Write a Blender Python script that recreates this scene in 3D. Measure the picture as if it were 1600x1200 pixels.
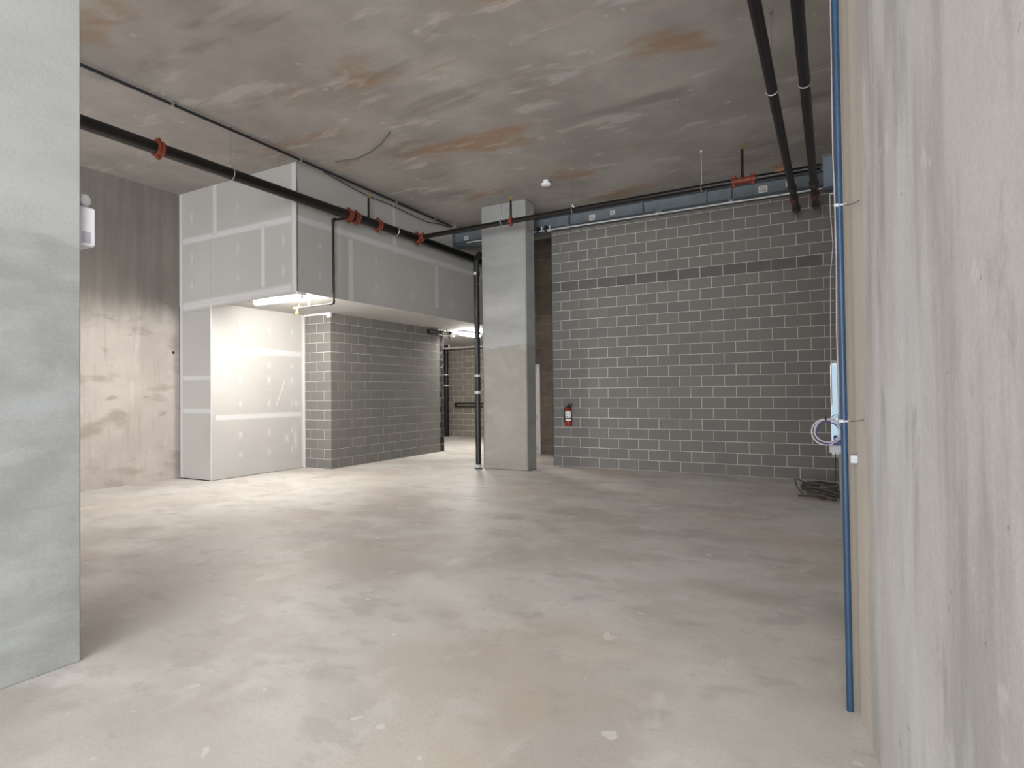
import bpy, math, random
from mathutils import Vector, Matrix

random.seed(7)
for o in list(bpy.data.objects):
    bpy.data.objects.remove(o, do_unlink=True)
scene = bpy.context.scene
COL = scene.collection

# ------------------------------------------------------------------ camera
F_PX, YAW, PITCH, ROLL, CAM_H = 913.68, 0.501478, 0.013779, -0.010466, 1.55927
fw = Vector((-math.sin(YAW) * math.cos(PITCH), math.cos(YAW) * math.cos(PITCH), math.sin(PITCH)))
rt = Vector((math.cos(YAW), math.sin(YAW), 0))
up = rt.cross(fw)
r2 = rt * math.cos(ROLL) + up * math.sin(ROLL)
u2 = -rt * math.sin(ROLL) + up * math.cos(ROLL)
cam_data = bpy.data.cameras.new('camera')
cam = bpy.data.objects.new('camera', cam_data)
COL.objects.link(cam)
cam_data.sensor_fit = 'HORIZONTAL'
cam_data.sensor_width = 36.0
cam_data.lens = 36.0 * F_PX / 1600.0
cam_data.clip_start = 0.05
cam_data.clip_end = 200
cam.matrix_world = Matrix(((r2.x, u2.x, -fw.x, 0), (r2.y, u2.y, -fw.y, 0), (r2.z, u2.z, -fw.z, CAM_H), (0, 0, 0, 1)))
scene.camera = cam

# ------------------------------------------------------------------ world, daylight, exposure
world = bpy.data.worlds.new('world')
scene.world = world
world.use_nodes = True
bgn = world.node_tree.nodes['Background']
bgn.inputs[0].default_value = (0.90, 0.95, 1.0, 1)
bgn.inputs[1].default_value = 0.6


def area(name, loc, rot, sx, sy, power, color):
    l = bpy.data.lights.new(name, 'AREA')
    l.shape = 'RECTANGLE'
    l.size, l.size_y = sx, sy
    l.energy = power
    l.color = color
    o = bpy.data.objects.new(name, l)
    o.location = loc
    o.rotation_euler = rot
    COL.objects.link(o)
    return o


# daylight through the glazed shop front behind the photographer
area('shopfront_daylight', (2.0, -9.4, 2.75), (math.radians(90), 0, math.radians(10)), 10.0, 5.0, 2950, (0.985, 0.99, 1.0))

scene.view_settings.view_transform = 'Standard'
scene.view_settings.look = 'None'
scene.view_settings.gamma = 1.0
scene.view_settings.exposure = -0.08
scene.view_settings.use_curve_mapping = False


# ------------------------------------------------------------------ materials
def S(r, g, b):
    f = lambda v: (v / 255 / 12.92) if v / 255 <= 0.04045 else ((v / 255 + 0.055) / 1.055) ** 2.4
    return (f(r), f(g), f(b), 1)


class NT:
    def __init__(s, name):
        s.m = bpy.data.materials.new(name)
        s.m.use_nodes = True
        s.t = s.m.node_tree
        s.b = s.t.nodes['Principled BSDF']

    def n(s, kind, **kw):
        nd = s.t.nodes.new('ShaderNode' + kind)
        for k, v in kw.items():
            setattr(nd, k, v)
        return nd

    def l(s, a, b):
        s.t.links.new(a, b)

    def coord(s, scale=(1, 1, 1), off=(0, 0, 0), out='Object'):
        tc = s.n('TexCoord')
        mp = s.n('Mapping')
        mp.inputs['Scale'].default_value = scale
        mp.inputs['Location'].default_value = off
        s.l(tc.outputs[out], mp.inputs[0])
        return mp.outputs[0]

    def noise(s, vec, scale, detail=5, rough=0.6, dist=0.0):
        nz = s.n('TexNoise')
        nz.inputs['Scale'].default_value = scale
        nz.inputs['Detail'].default_value = detail
        nz.inputs['Roughness'].default_value = rough
        nz.inputs['Distortion'].default_value = dist
        s.l(vec, nz.inputs['Vector'])
        return nz.outputs[0]

    def remap(s, v, lo, hi, a=0.0, b=1.0):
        mr = s.n('MapRange')
        mr.clamp = True
        mr.interpolation_type = 'SMOOTHSTEP'
        s.l(v, mr.inputs[0])
        for i, x in enumerate((lo, hi, a, b)):
            mr.inputs[i + 1].default_value = x
        return mr.outputs[0]

    def mix(s, fac, a, b, mode='MIX'):
        mx = s.n('Mix', data_type='RGBA', blend_type=mode)
        mx.clamp_factor = True
        if isinstance(fac, (int, float)):
            mx.inputs[0].default_value = fac
        else:
            s.l(fac, mx.inputs[0])
        for i, x in ((6, a), (7, b)):
            if isinstance(x, tuple):
                mx.inputs[i].default_value = x
            else:
                s.l(x, mx.inputs[i])
        return mx.outputs[2]

    def math(s, op, a, b):
        md = s.n('Math', operation=op)
        for i, x in enumerate((a, b)):
            if isinstance(x, (int, float)):
                md.inputs[i].default_value = x
            else:
                s.l(x, md.inputs[i])
        return md.outputs[0]

    def bump(s, h, strength, dist=0.01):
        b = s.n('Bump')
        b.inputs['Strength'].default_value = strength
        b.inputs['Distance'].default_value = dist
        s.l(h, b.inputs['Height'])
        s.l(b.outputs[0], s.b.inputs['Normal'])

    def done(s, col, rough=0.8, metal=0.0):
        if isinstance(col, tuple):
            s.b.inputs['Base Color'].default_value = col
        else:
            s.l(col, s.b.inputs['Base Color'])
        s.b.inputs['Roughness'].default_value = rough
        s.b.inputs['Metallic'].default_value = metal
        return s.m


def concrete(name, c1, c2, scale=1.2, stains=(), stretch=(1, 1, 1), bump=0.25, rough=0.85, split=None, extra=None, speck=None):
    """stains: (colour, scale, lo, hi, strength, stretch)"""
    t = NT(name)
    v = t.coord(stretch)
    col = t.mix(t.remap(t.noise(v, scale, 6, 0.62), 0.32, 0.68), c1, c2)
    for i, (c, sc, lo, hi, k, st) in enumerate(stains):
        vv = t.coord(st, (3.7 * i + 1.3, 5.1 * i, 2.9 * i))
        col = t.mix(t.remap(t.noise(vv, sc, 5, 0.55, 0.25), lo, hi, 0, k), col, c)
    if split:
        z0, ca, cb = split                     # lighter skim coat above z0
        v2 = t.coord((1.1, 1.1, 2.6), (9, 2, 4))
        cu = t.mix(t.remap(t.noise(v2, 1.6, 5, 0.55), 0.3, 0.7), ca, cb)
        tc = t.n('TexCoord')
        sp = t.n('SeparateXYZ')
        t.l(tc.outputs['Object'], sp.inputs[0])
        wob = t.math('MULTIPLY', t.math('SUBTRACT', t.noise(t.coord(), 1.7, 4, 0.5), 0.5), 0.30)
        f = t.remap(t.math('ADD', sp.outputs[2], wob), z0 - 0.018, z0 + 0.018)
        col = t.mix(f, col, cu)
    if extra:
        col = extra(t, col)
    if speck:
        c, sc, lo, hi, k = speck
        col = t.mix(t.remap(t.noise(t.coord((1, 1, 1), (2, 7, 1)), sc, 2, 0.5), lo, hi, 0, k), col, c)
    fine = t.noise(t.coord(), 55, 4, 0.7)
    col = t.mix(t.remap(fine, 0.3, 0.7, 0, 0.10), col, S(60, 58, 55))
    t.bump(t.math('ADD', fine, t.noise(t.coord(stretch), 9, 4, 0.6)), bump, 0.006)
    return t.done(col, rough)


def plain(name, c, rough=0.5, metal=0.0, var=0.08, scale=9):
    t = NT(name)
    d = tuple(x * (1 - var * 2) for x in c[:3]) + (1,)
    col = t.mix(t.remap(t.noise(t.coord(), scale, 4, 0.6), 0.3, 0.7), c, d)
    return t.done(col, rough, metal)


def glow(name, c, strength, base=None):
    t = NT(name)
    t.b.inputs['Emission Color'].default_value = c
    t.b.inputs['Emission Strength'].default_value = strength
    return t.done(base or c, 0.4)


def cmu(name, base, var):
    t = NT(name)
    oi = t.n('ObjectInfo')
    d = tuple(x * (1 - var) for x in base[:3]) + (1,)
    l = (base[0] * (1 + var * 0.8), base[1] * (1 + var * 0.6), base[2] * (1 + var * 0.35), 1)
    col = t.mix(oi.outputs['Random'], d, l)
    cl = t.noise(t.coord((1, 1, 1), (0, 0, 0), 'Object'), 5, 4, 0.6)
    col = t.mix(t.remap(cl, 0.4, 0.75, 0, 0.2), col, S(128, 124, 116))
    fine = t.noise(t.coord(), 130, 3, 0.7)
    col = t.mix(t.remap(fine, 0.35, 0.65, 0, 0.35), col, tuple(x * 0.55 for x in base[:3]) + (1,))
    t.bump(fine, 0.5, 0.004)
    return t.done(col, 0.92)


def drywall(name, c):
    t = NT(name)
    v = t.coord()
    col = t.mix(t.remap(t.noise(v, 0.9, 3, 0.5), 0.3, 0.7), c, tuple(x * 0.93 for x in c[:3]) + (1,))
    return t.done(col, 0.88)


def compound(name, paper, mud, spot=False):
    """taped joint: plaster in the middle, feathered to the paper at its long edges (Generated 0..1 across)"""
    t = NT(name)
    tc = t.n('TexCoord')
    sp = t.n('SeparateXYZ')
    t.l(tc.outputs['UV'], sp.inputs[0])
    a = t.math('ABSOLUTE', t.math('SUBTRACT', sp.outputs[0], 0.5), 0)
    if spot:
        e = t.math('ABSOLUTE', t.math('SUBTRACT', sp.outputs[1], 0.5), 0)
        a = t.math('POWER', t.math('ADD', t.math('MULTIPLY', a, a), t.math('MULTIPLY', e, e)), 0.5)
    nz = t.noise(t.coord(), 6, 4, 0.6)
    a2 = t.math('ADD', a, t.math('MULTIPLY', t.math('SUBTRACT', nz, 0.5), 0.25))
    f = t.remap(a2, 0.05 if spot else 0.18, 0.42 if spot else 0.46, 1, 0)
    col = t.mix(f, paper, mud)
    return t.done(col, 0.8)


def edge_bounce_tint(t, col):
    """warm bounce light painted in tan along the wall edge beside the blue pipe"""
    tc = t.n('TexCoord')
    sp = t.n('SeparateXYZ')
    t.l(tc.outputs['Object'], sp.inputs[0])
    wob = t.math('MULTIPLY', t.math('SUBTRACT', t.noise(t.coord((1, 1, 0.4), (4, 1, 7)), 3.0, 4, 0.6), 0.5), 0.35)
    f = t.math('MULTIPLY', t.remap(t.math('ADD', sp.outputs[1], wob), 2.85, 3.2, 0, 0.85), t.remap(sp.outputs[1], 3.5, 4.4, 1, 0))
    return t.mix(f, col, S(206, 197, 184))


def upper_lift(t, col):
    """the upper concrete lift is coloured darker, with vertical form-board streaks and a ragged pour line"""
    tc = t.n('TexCoord')
    sp = t.n('SeparateXYZ')
    t.l(tc.outputs['Object'], sp.inputs[0])
    wob = t.math('MULTIPLY', t.math('SUBTRACT', t.noise(t.coord((1, 1, 0.3), (4, 1, 7)), 2.2, 4, 0.6), 0.5), 0.7)
    f = t.remap(t.math('ADD', sp.outputs[2], wob), 2.6, 3.45, 0, 0.9)
    streak = t.noise(t.coord((1, 4, 0.3), (8, 3, 2)), 1.6, 5, 0.6)
    dark = t.mix(t.remap(streak, 0.3, 0.7), S(126, 121, 114), S(108, 104, 99))
    return t.mix(f, col, dark)


PAPER = S(190, 189, 186)
M = {}
M['floor'] = concrete('floor_concrete', S(216, 213, 208), S(200, 196, 191), 0.7, [
    (S(180, 173, 167), 0.42, 0.47, 0.60, 0.60, (1, 1.4, 1)),
    (S(226, 224, 221), 0.8, 0.50, 0.64, 0.60, (1, 1.6, 1)),
    (S(204, 189, 174), 0.5, 0.54, 0.70, 0.50, (1.3, 1, 1)),
    (S(172, 169, 165), 2.6, 0.54, 0.68, 0.40, (1, 1.5, 1)),
    (S(228, 227, 225), 4.2, 0.58, 0.72, 0.45, (1, 0.6, 1)),
    (S(176, 166, 160), 6.0, 0.60, 0.74, 0.35, (1, 1.3, 1))], bump=0.12, rough=0.55,
    speck=(S(240, 240, 238), 7.5, 0.71, 0.75, 0.6))
M['ceiling'] = concrete('ceiling_concrete', S(188, 184, 179), S(164, 159, 154), 0.8, [
    (S(168, 134, 102), 0.62, 0.55, 0.67, 0.7, (0.7, 1.6, 1)),
    (S(212, 208, 204), 1.5, 0.57, 0.68, 0.55, (0.7, 2.2, 1)),
    (S(136, 129, 123), 0.9, 0.56, 0.72, 0.6, (0.6, 1.8, 1)),
    (S(188, 176, 164), 2.6, 0.62, 0.7, 0.5, (0.6, 2, 1))], bump=0.2,
    speck=(S(222, 216, 208), 5.5, 0.70, 0.76, 0.5))
M['wall_concrete'] = concrete('left_wall_concrete', S(194, 187, 181), S(174, 167, 161), 0.8, [
    (S(150, 140, 130), 0.95, 0.53, 0.68, 0.65, (1, 1.2, 2.6)),
    (S(206, 199, 193), 1.3, 0.55, 0.7, 0.6, (1, 3.2, 0.5)),
    (S(136, 130, 122), 1.5, 0.6, 0.74, 0.6, (1, 1.5, 3.4)),
    (S(158, 148, 138), 3.0, 0.54, 0.72, 0.4, (1, 5, 0.35))], bump=0.25, extra=upper_lift)
M['wall_near'] = concrete('near_wall_concrete', S(216, 216, 216), S(204, 203, 202), 0.9, [
    (S(170, 169, 168), 1.6, 0.44, 0.64, 0.75, (2.6, 2.6, 0.35)),
    (S(226, 228, 231), 1.5, 0.50, 0.66, 0.65, (2.2, 2.2, 0.5)),
    (S(196, 184, 172), 2.4, 0.54, 0.72, 0.45, (2, 2, 0.2)),
    (S(148, 146, 144), 5.0, 0.60, 0.74, 0.45, (1.5, 1.5, 0.5)),
    (S(232, 232, 232), 9.0, 0.64, 0.72, 0.40, (1, 1, 0.6))], bump=0.12, speck=(S(120, 84, 72), 16, 0.74, 0.78, 0.5), extra=edge_bounce_tint)
M['column'] = concrete('column_concrete', S(152, 151, 145), S(140, 139, 133), 1.4, [
    (S(134, 132, 120), 1.3, 0.52, 0.7, 0.45, (1, 1, 2.2)),
    (S(160, 160, 156), 2.2, 0.55, 0.72, 0.5, (1, 1, 1.4))], bump=0.2,
    split=(2.46, S(162, 164, 164), S(153, 155, 155)))
M['pillar'] = concrete('pillar_concrete', S(160, 163, 162), S(144, 147, 145), 2.6, [
    (S(136, 138, 133), 2.4, 0.48, 0.7, 0.5, (0.5, 0.5, 3.2)),
    (S(172, 177, 180), 2.2, 0.52, 0.75, 0.5, (0.6, 0.6, 2.0))], bump=0.12,
    split=(2.45, S(170, 172, 171), S(162, 164, 163)))
M['cmu'] = cmu('concrete_block', S(119, 118, 115), 0.09)
M['cmu_shadow'] = cmu('concrete_block_shadow_band', S(98, 98, 98), 0.08)  # shadow band across the block wall, put into the colour of one course
M['cmu_brown'] = cmu('concrete_block_brownish', S(142, 137, 130), 0.12)
M['cmu_recess'] = cmu('concrete_block_recess', S(104, 94, 86), 0.16)  # brown block, its colour darkened to carry the shade in the recess
M['mortar_recess'] = concrete('mortar_recess', S(136, 128, 120), S(118, 110, 102), 6, bump=0.3)  # mortar darkened along with the blocks for the recess shade
M['mortar'] = concrete('mortar', S(192, 190, 184), S(178, 176, 170), 6, bump=0.3)
M['mortar_brown'] = concrete('mortar_brownish', S(212, 206, 198), S(198, 191, 182), 6, bump=0.3)
M['drywall'] = drywall('drywall_paper', PAPER)
M['compound'] = compound('joint_compound', PAPER, S(210, 211, 212))
M['filler'] = compound('screw_filler', PAPER, S(204, 205, 205), True)
M['bead'] = plain('corner_bead_plaster', S(212, 213, 214), 0.75, 0, 0.04)
M['gap'] = plain('dark_gap', S(40, 38, 36), 0.9)
M['black_pipe'] = plain('black_steel_pipe', S(19, 18, 17), 0.36, 0.0, 0.15)
M['cast_iron'] = plain('cast_iron_pipe', S(31, 30, 31), 0.45, 0.0, 0.2)
M['red'] = plain('red_orange_coupling', S(136, 60, 40), 0.5, 0.0, 0.2, 14)
M['darkred'] = plain('dark_red_cap', S(96, 40, 38), 0.5, 0.0, 0.2, 14)
M['brass'] = plain('brass', S(214, 172, 84), 0.3, 0.8, 0.1)
M['rust_brass'] = plain('dull_brass', S(150, 104, 66), 0.5, 0.3, 0.15)
M['yellow'] = plain('yellow_head_cover', S(232, 206, 60), 0.45)
M['steel'] = plain('galvanised_steel', S(196, 198, 200), 0.35, 0.75, 0.1, 20)
M['vent'] = plain('pale_grey_vent', S(186, 188, 198), 0.5, 0, 0.04)
M['rod_steel'] = plain('dull_rod_steel', S(120, 116, 112), 0.6, 0.2, 0.05)
M['zinc_white'] = plain('bright_zinc', S(226, 226, 224), 0.4, 0.2, 0.05)
M['beam'] = plain('blue_grey_primer', S(112, 122, 129), 0.5, 0.0, 0.10, 4)
M['beam_dark'] = plain('dark_blue_strip', S(66, 78, 88), 0.55, 0.0, 0.10, 4)
M['post'] = plain('pale_blue_grey_primer', S(146, 162, 178), 0.5, 0.0, 0.06, 4)
M['black'] = plain('black_plastic', S(24, 24, 26), 0.5)
M['paper'] = plain('white_paper', S(222, 222, 220), 0.7, 0, 0.03)
M['print'] = plain('grey_print', S(110, 104, 104), 0.7)
M['redprint'] = plain('red_print', S(170, 90, 80), 0.7)
M['white_plastic'] = plain('white_plastic', S(236, 237, 243), 0.4, 0, 0.03)
M['blue_paint'] = plain("blue_painted_pipe", S(42, 74, 106), 0.45, 0, 0.15, 5)
M['cable_white'] = plain('white_cable', S(208, 204, 214), 0.5, 0, 0.06)
M['cable_blue'] = plain('blue_cable', S(64, 76, 140), 0.5)
M['cable_black'] = plain('black_cable', S(38, 40, 46), 0.5)
M['cable_brown'] = plain('grey_brown_cable', S(84, 78, 72), 0.6)
M['cable_green'] = plain('green_cable', S(52, 96, 78), 0.5)
M['rust'] = plain('rusty_steel', S(84, 70, 64), 0.7, 0.2, 0.2, 20)
M['scrap'] = plain('grey_steel_scrap', S(104, 100, 96), 0.6, 0.3, 0.2, 20)
M['ext_red'] = plain('extinguisher_red', S(150, 44, 30), 0.3)
M['door'] = plain('door_grey_white_paint', S(206, 205, 202), 0.5, 0, 0.03)
M['lamp1'] = glow('lamp_warm_white', (1.0, 0.93, 0.86, 1), 330)
M['lamp2'] = glow('lamp_hall_white', (1.0, 0.95, 0.88, 1), 400)
M['pane'] = glow('daylit_frosted_pane', (0.58, 0.80, 0.96, 1), 0.75, S(70, 88, 98))
M['chalk'] = plain('plaster_smear', S(232, 232, 232), 0.8, 0, 0.03)


# ------------------------------------------------------------------ mesh helpers
class MB:
    def __init__(s):
        s.v, s.f, s.uv = [], [], []

    def quad(s, *p):
        i = len(s.v)
        s.v += [tuple(q) for q in p]
        s.f.append(tuple(range(i, i + len(p))))
        return s

    def box(s, x0, x1, y0, y1, z0, z1, bev=0.0):
        if bev > 0:
            return s._bbox(x0, x1, y0, y1, z0, z1, bev)
        i = len(s.v)
        s.v += [(x, y, z) for z in (z0, z1) for y in (y0, y1) for x in (x0, x1)]
        for q in ((0, 2, 3, 1), (4, 5, 7, 6), (0, 1, 5, 4), (2, 6, 7, 3), (0, 4, 6, 2), (1, 3, 7, 5)):
            s.f.append(tuple(i + k for k in q))
        return s

    def _bbox(s, x0, x1, y0, y1, z0, z1, b):
        # chamfered box: three rings of eight around z
        def ring(z, ins):
            a, c, d, e = x0 + ins, x1 - ins, y0 + ins, y1 - ins
            return [(a + b, d, z), (c - b, d, z), (c, d + b, z), (c, e - b, z), (c - b, e, z), (a + b, e, z), (a, e - b, z), (a, d + b, z)]
        i = len(s.v)
        rings = [ring(z0, b), ring(z0 + b, 0), ring(z1 - b, 0), ring(z1, b)]
        for r in rings:
            s.v += r
        for k in range(3):
            for j in range(8):
                a, c = i + k * 8 + j, i + k * 8 + (j + 1) % 8
                s.f.append((a, c, c + 8, a + 8))
        s.f.append(tuple(i + j for j in range(7, -1, -1)))
        s.f.append(tuple(i + 24 + j for j in range(8)))
        return s

    def tube(s, pts, r, n=14, closed=False):
        pts = [Vector(p) for p in pts]
        m = len(pts)
        rr = r if isinstance(r, (list, tuple)) else [r] * m
        i = len(s.v)
        ref = None
        for k in range(m):
            if closed:
                d = pts[(k + 1) % m] - pts[k - 1]
            else:
                d = pts[min(k + 1, m - 1)] - pts[max(k - 1, 0)]
            d.normalize()
            if ref is None:
                ref = Vector((0, 0, 1)) if abs(d.z) < 0.9 else Vector((1, 0, 0))
            a = d.cross(ref)
            if a.length < 1e-5:
                a = d.cross(Vector((0.3, 0.9, 0.2)))
            a.normalize()
            b = a.cross(d).normalized()
            ref = b
            for j in range(n):
                t = 2 * math.pi * j / n
                s.v.append(tuple(pts[k] + (a * math.cos(t) + b * math.sin(t)) * rr[k]))
        for k in range(m if closed else m - 1):
            k2 = (k + 1) % m
            for j in range(n):
                j2 = (j + 1) % n
                s.f.append((i + k * n + j, i + k * n + j2, i + k2 * n + j2, i + k2 * n + j))
        if not closed:
            s.f.append(tuple(i + j for j in range(n - 1, -1, -1)))
            s.f.append(tuple(i + (m - 1) * n + j for j in range(n)))
        return s

    def lathe(s, c, axis, prof, n=20):
        """prof: (distance along axis, radius)"""
        c, d = Vector(c), Vector(axis).normalized()
        return s.tube2([c + d * t for t, _ in prof], [r for _, r in prof], d, n)

    def tube2(s, pts, rr, d, n):
        ref = Vector((0, 0, 1)) if abs(d.z) < 0.9 else Vector((1, 0, 0))
        a = d.cross(ref).normalized()
        b = a.cross(d)
        i = len(s.v)
        for p, r in zip(pts, rr):
            for j in range(n):
                t = 2 * math.pi * j / n
                s.v.append(tuple(p + (a * math.cos(t) + b * math.sin(t)) * r))
        for k in range(len(pts) - 1):
            for j in range(n):
                j2 = (j + 1) % n
                s.f.append((i + k * n + j, i + k * n + j2, i + (k + 1) * n + j2, i + (k + 1) * n + j))
        s.f.append(tuple(i + j for j in range(n - 1, -1, -1)))
        s.f.append(tuple(i + (len(pts) - 1) * n + j for j in range(n)))
        return s

    def torus(s, c, axis, R, r, n=28, m=8, sweep=(0, 2 * math.pi), sx=1.0):
        c, d = Vector(c), Vector(axis).normalized()
        ref = Vector((0, 0, 1)) if abs(d.z) < 0.9 else Vector((1, 0, 0))
        a = d.cross(ref).normalized()
        b = a.cross(d)
        full = abs(sweep[1] - sweep[0] - 2 * math.pi) < 1e-6
        k = n if full else n + 1
        pts = [c + (a * math.cos(sweep[0] + (sweep[1] - sweep[0]) * j / n) * sx + b * math.sin(sweep[0] + (sweep[1] - sweep[0]) * j / n)) * R for j in range(k)]
        return s.tube(pts, r, m, closed=full)

    def build(s, name, mat, parent=None, base=None, smooth=False, loc=None, kind=None):
        """base: point taken as the object's origin (vertices are given in the world's frame)"""
        b = Vector(base) if base is not None else (Vector(parent['base']) if parent is not None and 'base' in parent else Vector((0, 0, 0)))
        me = bpy.data.meshes.new(name)
        me.from_pydata([tuple(Vector(v) - b) for v in s.v], [], s.f)
        if s.uv:
            ul = me.uv_layers.new(name='UVMap')
            for k, u in enumerate(s.uv):
                ul.data[k].uv = u
        me.materials.append(M[mat] if isinstance(mat, str) else mat)
        import bmesh
        bm = bmesh.new()
        bm.from_mesh(me)
        bmesh.ops.recalc_face_normals(bm, faces=bm.faces)
        bm.to_mesh(me)
        bm.free()
        if smooth:
            for p in me.polygons:
                p.use_smooth = True
            me.set_sharp_from_angle(angle=math.radians(38))
        o = bpy.data.objects.new(name, me)
        COL.objects.link(o)
        if parent is not None:
            o.parent = parent
            if base is not None:
                o.location = b - Vector(parent.get('base', (0, 0, 0)))
        else:
            o.location = loc if loc is not None else b
        o['base'] = tuple(b)
        if kind:
            o['kind'] = kind
        return o


def thing(name, base, label, cat, group=None):
    o = bpy.data.objects.new(name, None)
    o.empty_display_size = 0.1
    o.location = base
    o['base'] = tuple(base)
    COL.objects.link(o)
    return tag(o, label, cat, group)


def tag(o, label, cat, group=None):
    o['label'], o['category'], o['kind'] = label, cat, 'thing'
    if group:
        o['group'] = group
    return o


def struct(name, mb, mat):
    return mb.build(name, mat, kind='structure')


_layer = [0]


def strip(parent, p, q, width, normal, mat='compound', name='joint_tape'):
    """feathered strip of joint compound from p to q lying on a plane with that normal"""
    _layer[0] += 1
    t = 0.0012 + 0.00006 * _layer[0]
    p, q, nrm = Vector(p), Vector(q), Vector(normal)
    side = (q - p).normalized().cross(nrm).normalized() * width / 2
    b = MB()
    lo = [p - side, p + side, q + side, q - side]
    b.v = [tuple(x) for x in lo] + [tuple(x + nrm * t) for x in lo]
    b.f = [(4, 5, 6, 7), (0, 1, 5, 4), (1, 2, 6, 5), (2, 3, 7, 6), (3, 0, 4, 7)]
    U = {0: (0, 0), 1: (1, 0), 2: (1, 1), 3: (0, 1), 4: (0, 0), 5: (1, 0), 6: (1, 1), 7: (0, 1)}
    if name == 'screw_filler':
        mat = 'filler'
    me = bpy.data.meshes.new(name)
    me.from_pydata(b.v, [], b.f)
    ul = me.uv_layers.new(name='UVMap')
    for lp in me.loops:
        ul.data[lp.index].uv = U[lp.vertex_index]
    me.materials.append(M[mat])
    o = bpy.data.objects.new(name, me)
    COL.objects.link(o)
    o.parent = parent
    return o


# ------------------------------------------------------------------ room shell
XL, XR, YF, ZC = -10.85, 0.07, 11.26, 5.38          # left wall, right wall, block wall, ceiling
YB, XS, ZS = 6.69, -7.68, 3.25                       # bulkhead front, its side, its underside
XW, YRET, XP, YP = -9.90, 8.83, -9.13, 12.85         # alcove wall, block return, passage block wall and its end
YH, XH, YREC = 17.40, -12.45, 13.20                  # hall end, hall side, recess back

struct('floor', MB().box(-13.2, 6.8, -11.5, 17.8, -0.2, 0.0), 'floor')
struct('ceiling', MB().box(-13.2, 6.8, -11.5, 17.8, ZC, ZC + 0.25), 'ceiling')
wl = struct('wall_left', MB().box(XL - 0.25, XL, -11.5, YB + 0.3, 0, ZC), 'wall_concrete')
for (y, z) in ((5.55, 0.447), (6.57, 2.366), (5.554, 2.367), (6.068, 1.889), (5.55, 3.45)):
    h = MB().lathe((XL - 0.004, y, z), (1, 0, 0), [(0, 0.028), (0.0065, 0.026), (0.0065, 0.016), (0.005, 0.014)], 14)
    h.build('tie_hole', 'gap' if z > 2.3 and y > 6 else 'wall_concrete', wl)

# right wall: straight along the room, then flaring away beside the photographer
b = MB()
line = [(XR, YF + 0.2), (XR, 3.42), (0.35, 1.38), (1.2, -0.3), (6.2, -3.2), (6.2, -11.5)]
back = [(2.0, YF + 0.2), (2.0, 2.2), (2.0, 1.4), (2.0, -0.3), (6.6, -3.2), (6.6, -11.5)]
for k in range(len(line) - 1):
    (x0, y0), (x1, y1) = line[k], line[k + 1]
    b.quad((x0, y0, 0), (x1, y1, 0), (x1, y1, ZC), (x0, y0, ZC))
b.quad((XR, YF + 0.2, 0), (XR, YF + 0.2, ZC), (2, YF + 0.2, ZC), (2, YF + 0.2, 0))
struct('wall_right', b, 'wall_near')


# concrete block walls ------------------------------------------------
BL, CH, JT = 0.4064, 0.2032, 0.0125
_meshes = {}


def block_mesh(w, h, mat):
    key = (round(w, 3), round(h, 3), mat)
    if key in _meshes:
        return _meshes[key]
    c, d = 0.004, 0.02
    v = [(c, 0, c), (w - c, 0, c), (w - c, 0, h - c), (c, 0, h - c),
         (0, c, 0), (w, c, 0), (w, c, h), (0, c, h),
         (0, d, 0), (w, d, 0), (w, d, h), (0, d, h)]
    f = [(0, 1, 2, 3)]
    for a in range(4):
        e = (a + 1) % 4
        f += [(4 + a, 4 + e, e, a), (8 + a, 8 + e, 4 + e, 4 + a)]
    me = bpy.data.meshes.new('block')
    me.from_pydata(v, [], f)
    me.materials.append(M[mat])
    _meshes[key] = me
    return me


def block_wall(parent, origin, rz, length, z1, mat, first_full_odd=True, holes=(), stuff_rule=None, shadow_rows=(), s0=0.0, odd_first=None, even_first=None, z0=0.0):
    """running-bond blocks; face plane passes through origin; local x runs along the wall"""
    ox, oy = origin
    ca, sa = math.cos(rz), math.sin(rz)
    rows = int(math.ceil((z1 - z0) / CH - 0.02))
    left = MB()
    for k in range(rows):
        za, zb = z0 + k * CH, min(z0 + (k + 1) * CH, z1)
        if k % 2:
            e0 = odd_first if odd_first is not None else BL
        else:
            e0 = even_first if even_first is not None else BL / 2
        edges = [0.0]
        x = e0
        while x < length - 0.03:
            edges.append(x)
            x += BL
        edges.append(length)
        for i in range(len(edges) - 1):
            a, c = edges[i] + JT / 2, edges[i + 1] - JT / 2
            spans = [(a, c)]
            for (h0, h1, hz0, hz1) in holes:
                if za < hz1 - 0.02 and zb > hz0 + 0.02:
                    nxt = []
                    for (p, q) in spans:
                        if p < h0 and q > h0:
                            nxt.append((p, h0))
                        if q > h1 and p < h1:
                            nxt.append((h1, q))
                        if q <= h0 or p >= h1:
                            nxt.append((p, q))
                    spans = nxt
            for (p, q) in spans:
                if q - p < 0.02:
                    continue
                w, h = q - p, zb - za - JT
                if h < 0.02:
                    continue
                mt = M and ('cmu_shadow' if k in shadow_rows else mat)
                me = block_mesh(w, h, mt)
                pos = Vector((ox + ca * p, oy + sa * p, za + JT / 2))
                if stuff_rule and stuff_rule(k, i, w):
                    n = len(left.v)
                    for vv in me.vertices:
                        left.v.append((pos.x + ca * vv.co.x - sa * vv.co.y, pos.y + sa * vv.co.x + ca * vv.co.y, pos.z + vv.co.z))
                    for pl in me.polygons:
                        left.f.append(tuple(n + j for j in pl.vertices))
                    continue
                o = bpy.data.objects.new('block', me)
                o.parent = parent
                o.location = pos
                o.rotation_euler = (0, 0, rz)
                COL.objects.link(o)
    if left.v:
        left.build('small_blocks', mat, parent, kind='stuff')


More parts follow.
